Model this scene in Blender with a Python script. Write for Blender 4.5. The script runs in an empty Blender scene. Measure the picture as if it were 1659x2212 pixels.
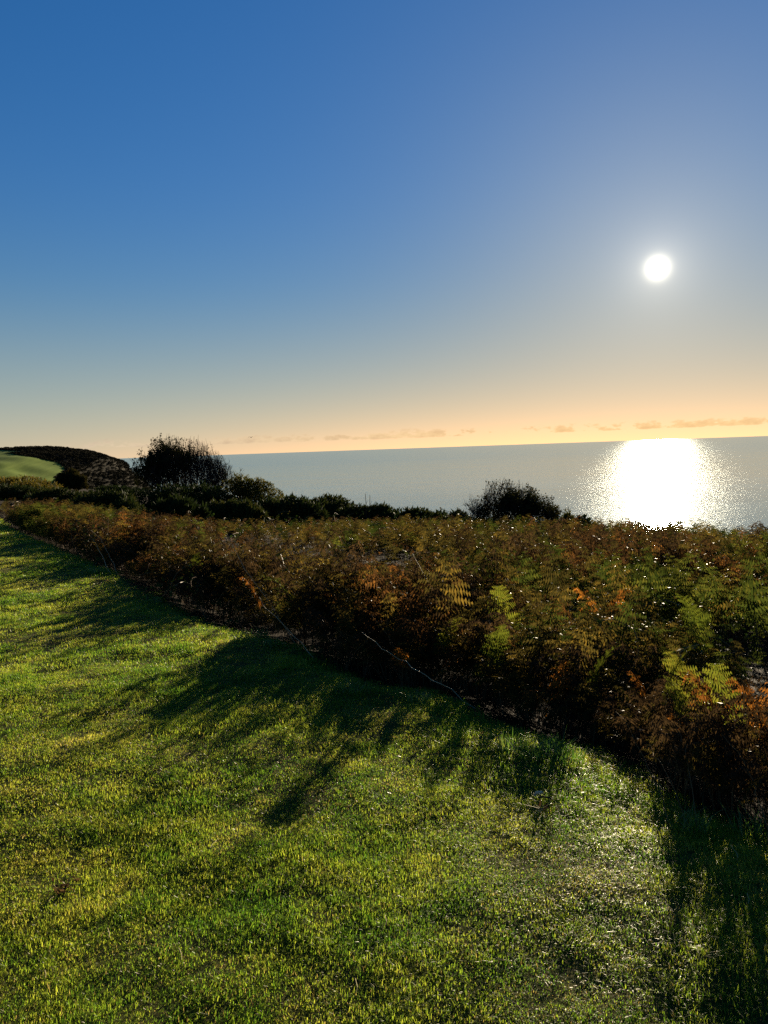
import bpy, math, random
import numpy as np
from mathutils import Matrix, Vector, Euler

rnd = random.Random(7)
rng = np.random.default_rng(11)
sc = bpy.context.scene
col = sc.collection

# ------------------------------------------------------------------ camera
PITCH, ROLL, EYE, VFOV = math.radians(4.9), math.radians(-2.0), 1.6, math.radians(69.0)
cam_d = bpy.data.cameras.new('camera')
cam_d.sensor_fit = 'VERTICAL'
cam_d.angle = VFOV
cam_d.clip_start, cam_d.clip_end = 0.05, 200000.0
cam = bpy.data.objects.new('camera', cam_d)
cam.matrix_world = Matrix.Translation((0, 0, EYE)) @ (Matrix.Rotation(math.pi / 2 - PITCH, 4, 'X') @ Matrix.Rotation(ROLL, 4, 'Z'))
col.objects.link(cam)
sc.camera = cam

# ------------------------------------------------------------------ light
SUN_EL, SUN_AZ = math.radians(11.8), math.radians(20.3)          # azimuth clockwise from +Y
SUN = Vector((math.sin(SUN_AZ) * math.cos(SUN_EL), math.cos(SUN_AZ) * math.cos(SUN_EL), math.sin(SUN_EL)))
sun_d = bpy.data.lights.new('sun', 'SUN')
sun_d.energy = 5.0
sun_d.angle = math.radians(0.53)
sun_d.color = (1.0, 0.83, 0.58)
sun = bpy.data.objects.new('sun', sun_d)
sun.rotation_euler = SUN.to_track_quat('Z', 'Y').to_euler()
col.objects.link(sun)

vs = sc.view_settings
EXPO = 1.7
vs.view_transform, vs.look, vs.exposure, vs.gamma = 'Standard', 'None', EXPO, 1.0
EK = 2.0 ** -EXPO
vs.use_curve_mapping = False
sc.cycles.max_bounces = 8
sc.cycles.diffuse_bounces = 3
sc.cycles.glossy_bounces = 3
sc.cycles.transmission_bounces = 4
sc.cycles.caustics_reflective = False
sc.cycles.caustics_refractive = False
sc.cycles.use_denoising = False
sc.cycles.sample_clamp_indirect = 2.0


class NT:
    """small helper for node trees"""
    def __init__(s, tree):
        s.t = tree
        tree.nodes.clear()
    def n(s, kind, **kw):
        nd = s.t.nodes.new(kind)
        for k, v in kw.items():
            if k == 'inp':
                for kk, vv in v.items():
                    if hasattr(vv, 'is_linked') or hasattr(vv, 'links'):
                        s.t.links.new(vv, nd.inputs[kk])
                    else:
                        nd.inputs[kk].default_value = vv
            else:
                setattr(nd, k, v)
        return nd
    def m(s, op, a, b=None, c=None, clamp=False):
        nd = s.t.nodes.new('ShaderNodeMath'); nd.operation = op; nd.use_clamp = clamp
        for i, v in enumerate((a, b, c)):
            if v is None: continue
            if hasattr(v, 'links'): s.t.links.new(v, nd.inputs[i])
            else: nd.inputs[i].default_value = v
        return nd.outputs[0]
    def vm(s, op, a, b=None):
        nd = s.t.nodes.new('ShaderNodeVectorMath'); nd.operation = op
        for i, v in enumerate((a, b)):
            if v is None: continue
            if hasattr(v, 'links'): s.t.links.new(v, nd.inputs[i])
            else: nd.inputs[i].default_value = v
        return nd
    def mix(s, f, a, b, mode='MIX'):
        nd = s.t.nodes.new('ShaderNodeMix'); nd.data_type = 'RGBA'; nd.blend_type = mode
        for i, v in ((0, f), (6, a), (7, b)):
            if hasattr(v, 'links'): s.t.links.new(v, nd.inputs[i])
            else: nd.inputs[i].default_value = v if i == 0 or len(v) == 4 else (*v, 1)
        return nd.outputs[2]
    def ramp(s, f, stops, interp='LINEAR'):
        nd = s.t.nodes.new('ShaderNodeValToRGB'); cr = nd.color_ramp; cr.interpolation = interp
        while len(cr.elements) < len(stops): cr.elements.new(0.5)
        for e, (p, c) in zip(cr.elements, stops):
            e.position = p; e.color = (*c, 1) if len(c) == 3 else c
        s.t.links.new(f, nd.inputs[0])
        return nd.outputs[0]
    def link(s, a, b): s.t.links.new(a, b)


# ------------------------------------------------------------------ sky
world = bpy.data.worlds.new('World')
sc.world = world
world.use_nodes = True
N = NT(world.node_tree)
tc = N.n('ShaderNodeTexCoord')
dirv = N.vm('NORMALIZE', tc.outputs['Generated']).outputs[0]
sky = N.n('ShaderNodeTexSky', sky_type='NISHITA', sun_disc=False, sun_elevation=SUN_EL, sun_rotation=SUN_AZ,
          altitude=90.0, air_density=1.0, dust_density=0.25, ozone_density=3.0)
xyz = N.n('ShaderNodeSeparateXYZ', inp={0: dirv})
elev = N.m('MULTIPLY', N.m('ARCSINE', xyz.outputs[2]), 180 / math.pi)
satm = N.n('ShaderNodeMapRange', interpolation_type='SMOOTHSTEP', inp={0: elev, 1: 0.0, 2: 13.0, 3: 0.80, 4: 1.27})   # hazier, paler air low down
hs = N.n('ShaderNodeHueSaturation', inp={'Hue': 0.5, 'Saturation': satm.outputs[0], 'Value': 1.0, 'Color': sky.outputs[0]})
lum = N.vm('DOT_PRODUCT', hs.outputs[0], (0.35, 0.40, 0.25)).outputs[1]
soft = N.m('DIVIDE', 1.0, N.m('MULTIPLY_ADD', lum, 0.125 / 0.42, 1.0))       # the bright air round the sun rolls off instead of clipping
tintf = N.n('ShaderNodeMapRange', interpolation_type='SMOOTHSTEP', inp={0: elev, 1: 3.0, 2: 20.0, 3: 0.0, 4: 1.0})
hst = N.mix(1.0, hs.outputs[0], N.mix(tintf.outputs[0], (1.0, 1.0, 1.0), (0.76, 0.96, 1.18)), 'MULTIPLY')
skyc = N.n('ShaderNodeVectorMath', operation='SCALE', inp={0: hst, 'Scale': soft})
base = N.n('ShaderNodeBackground', inp={'Strength': 0.135 * EK, 'Color': skyc.outputs[0]})
elevp = N.m('MAXIMUM', elev, 0.0)
dt = N.vm('DOT_PRODUCT', dirv, tuple(SUN)).outputs[1]
ang = N.m('MULTIPLY', N.m('ARCCOSINE', N.m('MINIMUM', dt, 1.0)), 180 / math.pi)
# air scattering round the sun: wide veil, tight aureole, blown-out disc
def expf(x, k): return N.m('EXPONENT', N.m('DIVIDE', x, -k))
veil = N.m('MULTIPLY', expf(ang, 6.5), 0.20)
aure = N.m('MULTIPLY', expf(ang, 1.2), 0.50)
core = N.m('MULTIPLY', N.m('EXPONENT', N.m('MULTIPLY', N.m('POWER', N.m('DIVIDE', ang, 0.62), 2.0), -1.0)), 2.2)
sun_glow = N.m('ADD', veil, aure)
# warm dusty band along the horizon, strongest under the sun
hx = N.vm('NORMALIZE', N.vm('MULTIPLY', dirv, (1, 1, 0)).outputs[0]).outputs[0]
caz = N.vm('DOT_PRODUCT', hx, (math.sin(SUN_AZ), math.cos(SUN_AZ), 0)).outputs[1]
azw = N.m('POWER', N.m('MULTIPLY_ADD', caz, 0.5, 0.5), 9.0)
warm = N.m('MULTIPLY', expf(elevp, 2.7), N.m('MULTIPLY_ADD', azw, 0.82, 0.04))
glow_c = N.n('ShaderNodeVectorMath', operation='SCALE', inp={0: (1.0, 0.90, 0.74), 'Scale': sun_glow})
warm_c = N.n('ShaderNodeVectorMath', operation='SCALE', inp={0: (0.90, 0.34, 0.02), 'Scale': warm})
disc_c = N.n('ShaderNodeVectorMath', operation='SCALE', inp={0: (1.0, 0.92, 0.70), 'Scale': core})
pale_c = N.n('ShaderNodeVectorMath', operation='SCALE', inp={0: (0.90, 1.0, 0.90), 'Scale': N.m('MULTIPLY', expf(elevp, 7.0), 0.19)})
gsum = N.vm('ADD', pale_c.outputs[0], N.vm('ADD', N.vm('ADD', glow_c.outputs[0], warm_c.outputs[0]).outputs[0], disc_c.outputs[0]).outputs[0]).outputs[0]
# row of small cumulus low over the horizon
azd = N.m('MULTIPLY', N.m('ARCTAN2', xyz.outputs[0], xyz.outputs[1]), 180 / math.pi)
cv = N.n('ShaderNodeCombineXYZ', inp={0: N.m('MULTIPLY', azd, 0.8), 1: N.m('MULTIPLY', elev, 1.7), 2: 3.3})
cn = N.n('ShaderNodeTexNoise', inp={'Vector': cv.outputs[0], 'Scale': 1.0, 'Detail': 6.0, 'Roughness': 0.62})
cb = N.n('ShaderNodeTexNoise', inp={'Vector': N.n('ShaderNodeCombineXYZ', inp={0: N.m('MULTIPLY', azd, 0.16), 1: 7.7}).outputs[0], 'Scale': 1.0, 'Detail': 2.0})
b0 = N.n('ShaderNodeMapRange', interpolation_type='SMOOTHSTEP', inp={0: elev, 1: 0.60, 2: 0.78, 3: 0.0, 4: 1.0})
b1 = N.n('ShaderNodeMapRange', interpolation_type='SMOOTHSTEP', inp={0: elev, 1: 0.85, 2: 1.75, 3: 1.0, 4: 0.0})
band = N.m('MULTIPLY', b0.outputs[0], b1.outputs[0])
dens = N.m('ADD', cn.outputs[0], N.m('MULTIPLY', N.m('SUBTRACT', cb.outputs[0], 0.5), 0.5))
dens = N.m('MULTIPLY', dens, N.m('MULTIPLY_ADD', band, 0.5, 0.5))
cm = N.n('ShaderNodeMapRange', interpolation_type='SMOOTHSTEP', inp={0: dens, 1: 0.415, 2: 0.52, 3: 0.0, 4: 0.85})
cmask = N.m('MULTIPLY', cm.outputs[0], band)
bg2 = N.n('ShaderNodeBackground', inp={'Strength': EK, 'Color': gsum})
air = N.n('ShaderNodeAddShader', inp={0: base.outputs[0], 1: bg2.outputs[0]})
cshade = N.n('ShaderNodeMapRange', inp={0: cn.outputs[0], 1: 0.45, 2: 0.75, 3: 1.0, 4: 0.0})
ccol = N.mix(cshade.outputs[0], N.mix(azw, (0.46, 0.42, 0.37), (0.76, 0.46, 0.20)), N.mix(azw, (0.68, 0.60, 0.48), (1.0, 0.66, 0.30)))
bgc = N.n('ShaderNodeBackground', inp={'Strength': EK, 'Color': ccol})
mixc = N.n('ShaderNodeMixShader', inp={0: cmask, 1: air.outputs[0], 2: bgc.outputs[0]})
N.n('ShaderNodeOutputWorld', inp={0: mixc.outputs[0]})

# ------------------------------------------------------------------ helpers
PW, PH = 1659.0, 2212.0
FPX = PH * 0.5 / math.tan(VFOV / 2)
CM = np.array(cam.matrix_world.to_3x3())

def ray(px, py):
    d = CM @ np.array([(px - PW / 2) / FPX, -(py - PH / 2) / FPX, -1.0])
    return d / np.linalg.norm(d)
def gnd(px, py, z=0.0):
    d = ray(px, py); t = (z - EYE) / d[2]
    return np.array([d[0] * t, d[1] * t, z])
def at_depth(px, py, Y):
    d = ray(px, py); t = Y / d[1]
    return np.array([d[0] * t, Y, EYE + d[2] * t])
def project(P):
    q = (np.asarray(P, float) - np.array([0, 0, EYE])) @ CM
    w = np.maximum(-q[..., 2], 1e-6)
    return q[..., 0] / w * FPX + PW / 2, -q[..., 1] / w * FPX + PH / 2, -q[..., 2]

def hash2(ix, iy, seed):
    h = np.sin(ix * 127.1 + iy * 311.7 + seed * 74.7) * 43758.5453
    return h - np.floor(h)
def vnoise(x, y, scale, seed=0):
    x = np.asarray(x, float) / scale; y = np.asarray(y, float) / scale
    ix, iy = np.floor(x), np.floor(y); fx, fy = x - ix, y - iy
    fx = fx * fx * (3 - 2 * fx); fy = fy * fy * (3 - 2 * fy)
    a, b = hash2(ix, iy, seed), hash2(ix + 1, iy, seed)
    c, d = hash2(ix, iy + 1, seed), hash2(ix + 1, iy + 1, seed)
    return (a + (b - a) * fx) * (1 - fy) + (c + (d - c) * fx) * fy
def sstep(a, b, x):
    t = np.clip((np.asarray(x, float) - a) / (b - a), 0, 1); return t * t * (3 - 2 * t)

def mesh_np(name, V, F, mats=(), smooth=False, mi=None):
    me = bpy.data.meshes.new(name)
    V = np.asarray(V, np.float32).reshape(-1, 3)
    if isinstance(F, np.ndarray):
        k = F.shape[1]
        me.vertices.add(len(V)); me.vertices.foreach_set('co', V.ravel())
        me.loops.add(F.size); me.loops.foreach_set('vertex_index', F.astype(np.int32).ravel())
        me.polygons.add(len(F)); me.polygons.foreach_set('loop_start', np.arange(0, F.size, k, dtype=np.int32))
        me.update(calc_edges=True)
    else:
        me.from_pydata(V.tolist(), [], F); me.update()
    for m in mats: me.materials.append(m)
    if mi is not None: me.polygons.foreach_set('material_index', np.asarray(mi, np.int32))
    if smooth: me.polygons.foreach_set('use_smooth', np.ones(len(me.polygons), bool))
    return me
def obj(name, me, parent=None, loc=None):
    o = bpy.data.objects.new(name, me); col.objects.link(o)
    if parent is not None: o.parent = parent
    if loc is not None: o.location = loc
    return o
def tag(o, label=None, cat=None, group=None, kind=None):
    if label: o['label'] = label
    if cat: o['category'] = cat
    if group: o['group'] = group
    if kind: o['kind'] = kind
    return o
def empty(name, loc=(0, 0, 0), rz=0.0):
    o = bpy.data.objects.new(name, None); o.empty_display_size = 0.1
    o.location = loc; o.rotation_euler = (0, 0, rz); col.objects.link(o)
    return o

class Geo:
    """collects tubes, triangles and quads as lists"""
    def __init__(s): s.v, s.f, s.mi = [], [], []
    def face(s, pts, m=0):
        i = len(s.v); s.v.extend([tuple(p) for p in pts]); s.f.append(tuple(range(i, i + len(pts)))); s.mi.append(m)
    def tube(s, pts, radii, sides=3, m=0, cap=True):
        pts = [np.asarray(p, float) for p in pts]; base0 = len(s.v); n = len(pts)
        for i, p in enumerate(pts):
            t = pts[min(i + 1, n - 1)] - pts[max(i - 1, 0)]
            t = t / (np.linalg.norm(t) + 1e-9)
            a = np.array([1.0, 0, 0]) if abs(t[0]) < 0.8 else np.array([0, 1.0, 0])
            u = np.cross(t, a); u /= np.linalg.norm(u); w = np.cross(t, u)
            for k in range(sides):
                an = 2 * math.pi * k / sides
                s.v.append(tuple(p + (u * math.cos(an) + w * math.sin(an)) * radii[i]))
        for i in range(n - 1):
            for k in range(sides):
                a = base0 + i * sides + k; b = base0 + i * sides + (k + 1) % sides
                s.f.append((a, b, b + sides, a + sides)); s.mi.append(m)
        if cap:
            s.f.append(tuple(base0 + k for k in range(sides))[::-1]); s.mi.append(m)
            s.f.append(tuple(base0 + (n - 1) * sides + k for k in range(sides))); s.mi.append(m)
    def mesh(s, name, mats, smooth=False):
        return mesh_np(name, np.array(s.v), s.f, mats, smooth, s.mi)

def leaf_mesh(name, P, D, L, Wd, mat, seed=0, fold=0.0):
    """one diamond-shaped leaf per point: base P, direction D, length L, half width Wd"""
    r = np.random.default_rng(seed); n = len(P)
    D = D / (np.linalg.norm(D, axis=1, keepdims=True) + 1e-9)
    A = r.normal(size=(n, 3)); S = np.cross(D, A); S /= (np.linalg.norm(S, axis=1, keepdims=True) + 1e-9)
    L = np.broadcast_to(L, (n,))[:, None]; Wd = np.broadcast_to(Wd, (n,))[:, None]
    V = np.empty((n, 4, 3)); V[:, 0] = P; V[:, 1] = P + D * L * 0.45 + S * Wd
    V[:, 2] = P + D * L; V[:, 3] = P + D * L * 0.45 - S * Wd
    return mesh_np(name, V.reshape(-1, 3), np.arange(n * 4).reshape(n, 4), [mat])

# ------------------------------------------------------------------ materials
def new_mat(name):
    m = bpy.data.materials.new(name); m.use_nodes = True
    return m, NT(m.node_tree)

def foliage(name, c1, c2, c3=None, trans=0.4, rough=0.45, spec=0.5, tmul=1.6, nscale=2.0, glint=0.0):
    """leaf material: colour varies leaf by leaf and patch by patch; light passes through the blade"""
    m, T = new_mat(name)
    geo = T.n('ShaderNodeNewGeometry'); oi = T.n('ShaderNodeObjectInfo')
    nz = T.n('ShaderNodeTexNoise', inp={'Vector': geo.outputs['Position'], 'Scale': nscale, 'Detail': 3.0})
    r = T.m('MULTIPLY_ADD', geo.outputs['Random Per Island'], 0.45, T.m('MULTIPLY_ADD', oi.outputs['Random'], 0.35, T.m('MULTIPLY', T.m('SUBTRACT', nz.outputs[0], 0.3), 0.55)))
    stops = [(0.15, c1), (0.85, c2)] if c3 is None else [(0.15, c1), (0.55, c2), (0.95, c3)]
    c = T.ramp(r, stops)
    if glint > 0:
        wn = T.n('ShaderNodeTexWhiteNoise', noise_dimensions='1D', inp={'W': T.m('MULTIPLY_ADD', geo.outputs['Random Per Island'], 917.0, T.m('MULTIPLY', oi.outputs['Random'], 311.0))})
        spec = T.m('MULTIPLY', T.m('GREATER_THAN', wn.outputs['Value'], 1.0 - glint), 0.05)
        rough = 0.48
    p = T.n('ShaderNodeBsdfPrincipled', inp={'Base Color': c, 'Roughness': rough, 'Specular IOR Level': spec})
    tcol = T.mix(1.0, c, (tmul, tmul * 0.95, tmul * 0.7), 'MULTIPLY')
    tr = T.n('ShaderNodeBsdfTranslucent', inp={'Color': tcol})
    mx = T.n('ShaderNodeMixShader', inp={0: trans, 1: p.outputs[0], 2: tr.outputs[0]})
    T.n('ShaderNodeOutputMaterial', inp={0: mx.outputs[0]})
    return m

def plain(name, c1, c2, scale=8.0, rough=0.8, bump=0.0, spec=0.03, detail=5.0, stretch=None):
    m, T = new_mat(name)
    geo = T.n('ShaderNodeNewGeometry')
    nz = T.n('ShaderNodeTexNoise', inp={'Vector': geo.outputs['Position'] if stretch is None else T.vm('MULTIPLY', geo.outputs['Position'], stretch).outputs[0], 'Scale': scale, 'Detail': detail, 'Roughness': 0.6})
    c = T.ramp(nz.outputs[0], [(0.3, c1), (0.7, c2)])
    p = T.n('ShaderNodeBsdfPrincipled', inp={'Base Color': c, 'Roughness': rough, 'Specular IOR Level': spec})
    if bump:
        b = T.n('ShaderNodeBump', inp={'Strength': 1.0, 'Distance': bump, 'Height': nz.outputs[0]})
        T.link(b.outputs[0], p.inputs['Normal'])
    T.n('ShaderNodeOutputMaterial', inp={0: p.outputs[0]})
    return m

M_grass = None
def make_grass_mat(name, dry):
    m, T = new_mat(name)
    geo = T.n('ShaderNodeNewGeometry'); oi = T.n('ShaderNodeObjectInfo')
    big = T.n('ShaderNodeTexNoise', inp={'Vector': geo.outputs['Position'], 'Scale': 0.9, 'Detail': 4.0, 'Roughness': 0.6})
    mid = T.n('ShaderNodeTexNoise', inp={'Vector': geo.outputs['Position'], 'Scale': 5.0, 'Detail': 3.0})
    r = T.m('ADD', T.m('MULTIPLY', geo.outputs['Random Per Island'], 0.35), T.m('MULTIPLY_ADD', big.outputs[0], 1.15, T.m('MULTIPLY_ADD', mid.outputs[0], 0.75, -0.72)))
    if dry:
        c = T.ramp(r, [(0.2, (0.10, 0.075, 0.025)), (0.8, (0.32, 0.25, 0.10))])
    else:
        c = T.ramp(r, [(0.15, (0.036, 0.092, 0.010)), (0.38, (0.105, 0.160, 0.016)), (0.62, (0.215, 0.228, 0.032)), (0.95, (0.33, 0.26, 0.065))])
    p = T.n('ShaderNodeBsdfPrincipled', inp={'Base Color': c, 'Roughness': 0.38, 'Specular IOR Level': 0.11, 'Specular Tint': (1.0, 0.93, 0.70, 1)})
    tcol = T.mix(1.0, c, (1.95, 2.0, 1.25), 'MULTIPLY')
    tr = T.n('ShaderNodeBsdfTranslucent', inp={'Color': tcol})
    mx = T.n('ShaderNodeMixShader', inp={0: 0.60, 1: p.outputs[0], 2: tr.outputs[0]})
    T.n('ShaderNodeOutputMaterial', inp={0: mx.outputs[0]})
    return m
M_grass = make_grass_mat('grass_blade', False)
M_grass_dry = make_grass_mat('grass_dry', True)
M_tall = foliage('tall_grass', (0.03, 0.08, 0.01), (0.07, 0.15, 0.02), (0.20, 0.19, 0.05), 0.45, 0.4, 0.5, 1.7)
M_soil = plain('turf_soil', (0.022, 0.030, 0.007), (0.060, 0.055, 0.016), 14.0, 1.0, 0.02)
M_litter = plain('leaf_litter', (0.008, 0.006, 0.004), (0.026, 0.017, 0.009), 9.0, 0.9, 0.04)
M_green = foliage('bracken_green', (0.014, 0.026, 0.006), (0.030, 0.040, 0.008), (0.090, 0.085, 0.016), 0.45, 0.6, 0.0, 1.6, glint=0.11)
M_olive = foliage('bracken_olive', (0.020, 0.019, 0.007), (0.042, 0.034, 0.010), (0.130, 0.086, 0.018), 0.45, 0.6, 0.0, 1.6, glint=0.11)
M_rust = foliage('bracken_rust', (0.022, 0.013, 0.007), (0.045, 0.024, 0.011), (0.165, 0.072, 0.018), 0.45, 0.6, 0.0, 1.6, glint=0.11)
M_brown = foliage('bracken_brown', (0.016, 0.011, 0.007), (0.038, 0.025, 0.014), (0.090, 0.055, 0.028), 0.36, 0.6, 0.0, 1.4, glint=0.11)
M_orange = foliage('bracken_orange', (0.070, 0.030, 0.009), (0.15, 0.058, 0.012), (0.26, 0.11, 0.018), 0.5, 0.6, 0.0, 1.6, glint=0.10)
M_lime = foliage('bracken_lime', (0.030, 0.045, 0.007), (0.062, 0.075, 0.010), (0.125, 0.115, 0.016), 0.5, 0.6, 0.0, 1.6, glint=0.10)
M_stalk = plain('bracken_stalk', (0.08, 0.045, 0.018), (0.17, 0.10, 0.04), 6.0, 0.6, 0, 0.08)
M_stem = plain('dead_stem', (0.12, 0.075, 0.035), (0.26, 0.17, 0.08), 9.0, 0.55, 0, 0.1)
M_cane = plain('dead_cane', (0.22, 0.15, 0.07), (0.42, 0.31, 0.17), 9.0, 0.5, 0, 0.3)
M_bramble = foliage('bramble_leaf', (0.012, 0.030, 0.008), (0.030, 0.055, 0.012), (0.09, 0.05, 0.014), 0.15, 0.40, 0.10, 1.4, glint=0.25)
M_gorse = foliage('gorse_spine', (0.010, 0.018, 0.006), (0.022, 0.034, 0.010), (0.060, 0.058, 0.014), 0.15, 0.7, 0.02, 1.3, 1.2)
M_thorn = foliage('hawthorn_leaf', (0.010, 0.014, 0.005), (0.022, 0.024, 0.008), (0.06, 0.04, 0.012), 0.2, 0.6, 0.0, 1.3)
M_sloe = foliage('shrub_leaf', (0.018, 0.024, 0.006), (0.045, 0.046, 0.010), (0.12, 0.085, 0.018), 0.3, 0.6, 0.02, 1.5)
M_bark = plain('bark', (0.020, 0.015, 0.012), (0.060, 0.045, 0.035), 14.0, 0.85, 0.01)
M_twig = plain('twig', (0.016, 0.012, 0.011), (0.040, 0.030, 0.026), 8.0, 0.9)
M_scrub = foliage('cliff_scrub', (0.018, 0.017, 0.010), (0.025, 0.022, 0.013), (0.034, 0.028, 0.017), 0.05, 0.9, 0.02, 1.2, 0.06)

# ------------------------------------------------------------------ terrain
EDGE_PX = [(-420, 1010), (0, 1140), (130, 1200), (230, 1245), (360, 1330), (460, 1360), (610, 1400), (690, 1470), (880, 1490),
           (1010, 1570), (1100, 1600), (1240, 1620), (1340, 1720), (1450, 1770), (1659, 1860)]
EDGE = [np.array([-36.0, 62.0])] + [gnd(*p)[:2] for p in EDGE_PX[1:]]
EDGE += [np.array([1.75, 2.1]), np.array([2.2, 1.2]), np.array([3.2, -1.0]), np.array([6.0, -8.0])]
EDGE = np.array(EDGE)

def edge_sd(x, y):
    """signed distance to the lawn's edge (positive on the bracken side) and the y of the nearest edge point"""
    x = np.asarray(x, float); y = np.asarray(y, float)
    best = np.full(x.shape, 1e9); sd = np.zeros(x.shape); ey = np.zeros(x.shape)
    for a, b in zip(EDGE[:-1], EDGE[1:]):
        ab = b - a; L2 = (ab ** 2).sum()
        t = np.clip(((x - a[0]) * ab[0] + (y - a[1]) * ab[1]) / L2, 0, 1)
        dx, dy = x - (a[0] + t * ab[0]), y - (a[1] + t * ab[1])
        d = np.hypot(dx, dy); sg = np.sign(-(ab[0] * dy - ab[1] * dx) * -1)
        k = d < best
        best = np.where(k, d, best); sd = np.where(k, d * sg, sd); ey = np.where(k, a[1] + t * ab[1], ey)
    return sd, ey
_t, _ = edge_sd(np.array([6.0]), np.array([10.0]))
EDGE_SIGN = 1.0 if _t[0] > 0 else -1.0
def edge(x, y):
    s, e = edge_sd(x, y); return s * EDGE_SIGN, e

CREST = 15.5
def terrain(x, y):
    x = np.asarray(x, float); y = np.asarray(y, float)
    s, _ = edge(x, y)
    sp = np.maximum(s, 0)
    z = -0.34 * sstep(-0.15, 1.1, s) - 0.085 * np.maximum(sp - 0.7, 0)
    z = z - 0.45 * np.maximum(sp - CREST - 2.0, 0) - 0.010 * np.maximum(sp - CREST, 0) ** 2
    z = z + (vnoise(x, y, 1.3, 3) - 0.5) * 0.05 * sstep(0.2, -0.6, s) + (vnoise(x, y, 0.36, 5) - 0.5) * 0.034 + (vnoise(x, y, 0.15, 8) - 0.5) * 0.018
    z = z + (vnoise(x, y, 3.1, 9) - 0.5) * 0.25 * sstep(0.5, 3.0, s)
    return np.maximum(z, -95.0)

def canopy(x, y):
    """height of the bracken tops above the lawn's level"""
    s, ey = edge(x, y)
    s = s + (vnoise(x, y, 0.7, 25) - 0.5) * 0.55 * sstep(3.0, 1.0, s)
    hc = np.interp(ey, [2.2, 2.6, 3.0, 3.3, 3.6, 3.9, 4.1, 4.5, 4.75, 4.95, 5.1, 5.3, 5.5, 5.8, 6.4, 6.75, 7.5, 8.2, 9.2, 10.4, 12, 14, 18],
                   [0.26, 0.32, 0.44, 0.50, 0.32, 0.16, 0.16, 0.27, 0.42, 0.50, 0.26, 0.32, 0.46, 0.60, 0.48, 0.18, 0.22, 0.50, 0.56, 0.36, 0.56, 0.48, 0.62])
    hc = hc * (0.62 + 0.72 * vnoise(ey, ey * 0, 0.30, 27))
    c = hc * sstep(-0.10, 0.95, s) - 0.078 * np.maximum(s - 1.2, 0)
    c = c + (vnoise(x, y, 1.1, 21) - 0.55) * 0.74 * sstep(0.7, 2.2, s) + (vnoise(x, y, 0.45, 22) - 0.5) * 0.24 * sstep(0.2, 1.0, s) + (vnoise(x, y, 2.6, 23) - 0.5) * 0.22 * sstep(1.0, 3.0, s)
    return c

def axis(segs):
    out = []
    for a, b, st in segs: out.extend(np.arange(a, b - 1e-6, st).tolist())
    out.append(segs[-1][1]); return np.array(out)
gx = axis([(-90, -24, 3.0), (-24, -7, 0.7), (-7, 6, 0.11), (6, 26, 0.7), (26, 140, 4.0)])
gy = axis([(-12, -1, 0.8), (-1, 12, 0.11), (12, 30, 0.4), (30, 60, 1.2), (60, 200, 4.0)])
GX, GY = np.meshgrid(gx, gy, indexing='ij')
GZ = terrain(GX, GY)
GV = np.stack([GX, GY, GZ], -1).reshape(-1, 3)
nx, ny = len(gx), len(gy)
ii, jj = np.meshgrid(np.arange(nx - 1), np.arange(ny - 1), indexing='ij')
GF = np.stack([ii * ny + jj, (ii + 1) * ny + jj, (ii + 1) * ny + jj + 1, ii * ny + jj + 1], -1).reshape(-1, 4)
fs, _ = edge(GV[GF].mean(1)[:, 0], GV[GF].mean(1)[:, 1])
def submesh(name, F, mat):
    u, inv = np.unique(F, return_inverse=True)
    return mesh_np(name, GV[u], inv.reshape(-1, 4), [mat], smooth=True)
tag(obj('lawn', submesh('lawn', GF[fs < 0.25], M_soil)), 'mown grass path running along the edge of the bracken', kind='structure')
tag(obj('hillside', submesh('hillside', GF[fs >= 0.25], M_litter)), 'brown littered slope falling from the lawn towards the sea', kind='structure')

# ------------------------------------------------------------------ sea
SEA_Z = -85.0
m_sea, T = new_mat('sea_water')
geo = T.n('ShaderNodeNewGeometry')
w1 = T.n('ShaderNodeTexNoise', inp={'Vector': T.vm('MULTIPLY', geo.outputs['Position'], (0.06, 0.20, 0)).outputs[0], 'Scale': 1.0, 'Detail': 5.0, 'Roughness': 0.65})
w2 = T.n('ShaderNodeTexNoise', inp={'Vector': T.vm('MULTIPLY', geo.outputs['Position'], (0.0016, 0.0090, 0)).outputs[0], 'Scale': 1.0, 'Detail': 4.0, 'Roughness': 0.6})
bmp = T.n('ShaderNodeBump', inp={'Strength': 1.0, 'Distance': 0.30, 'Height': w1.outputs[0]})
bmp2 = T.n('ShaderNodeBump', inp={'Strength': 1.0, 'Distance': 1.4, 'Height': w1.outputs[0]})
py_ = T.n('ShaderNodeSeparateXYZ', inp={0: geo.outputs['Position']})
off = T.n('ShaderNodeMapRange', inp={0: py_.outputs[1], 1: 600.0, 2: 5000.0, 3: 0.0, 4: 0.055})       # more wind further out
rgh = T.n('ShaderNodeMapRange', inp={0: w2.outputs[0], 1: 0.35, 2: 0.65, 3: 0.142, 4: 0.176})
rsum = T.m('ADD', rgh.outputs[0], off.outputs[0])
fr = T.n('ShaderNodeFresnel', inp={'IOR': 1.333})
gl = T.n('ShaderNodeBsdfAnisotropic', distribution='BECKMANN', inp={'Color': (0.90, 0.98, 1.0, 1), 'Roughness': rsum, 'Normal': bmp.outputs[0]})
gl2 = T.n('ShaderNodeBsdfAnisotropic', distribution='BECKMANN', inp={'Color': (0.90, 0.98, 1.0, 1), 'Roughness': T.m('ADD', rsum, 0.08), 'Normal': bmp2.outputs[0]})
glm = T.n('ShaderNodeMixShader', inp={0: 0.018, 1: gl.outputs[0], 2: gl2.outputs[0]})
deep = T.ramp(w2.outputs[0], [(0.38, (0.035, 0.100, 0.130)), (0.62, (0.085, 0.170, 0.200))])
df = T.n('ShaderNodeBsdfDiffuse', inp={'Color': deep})
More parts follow.
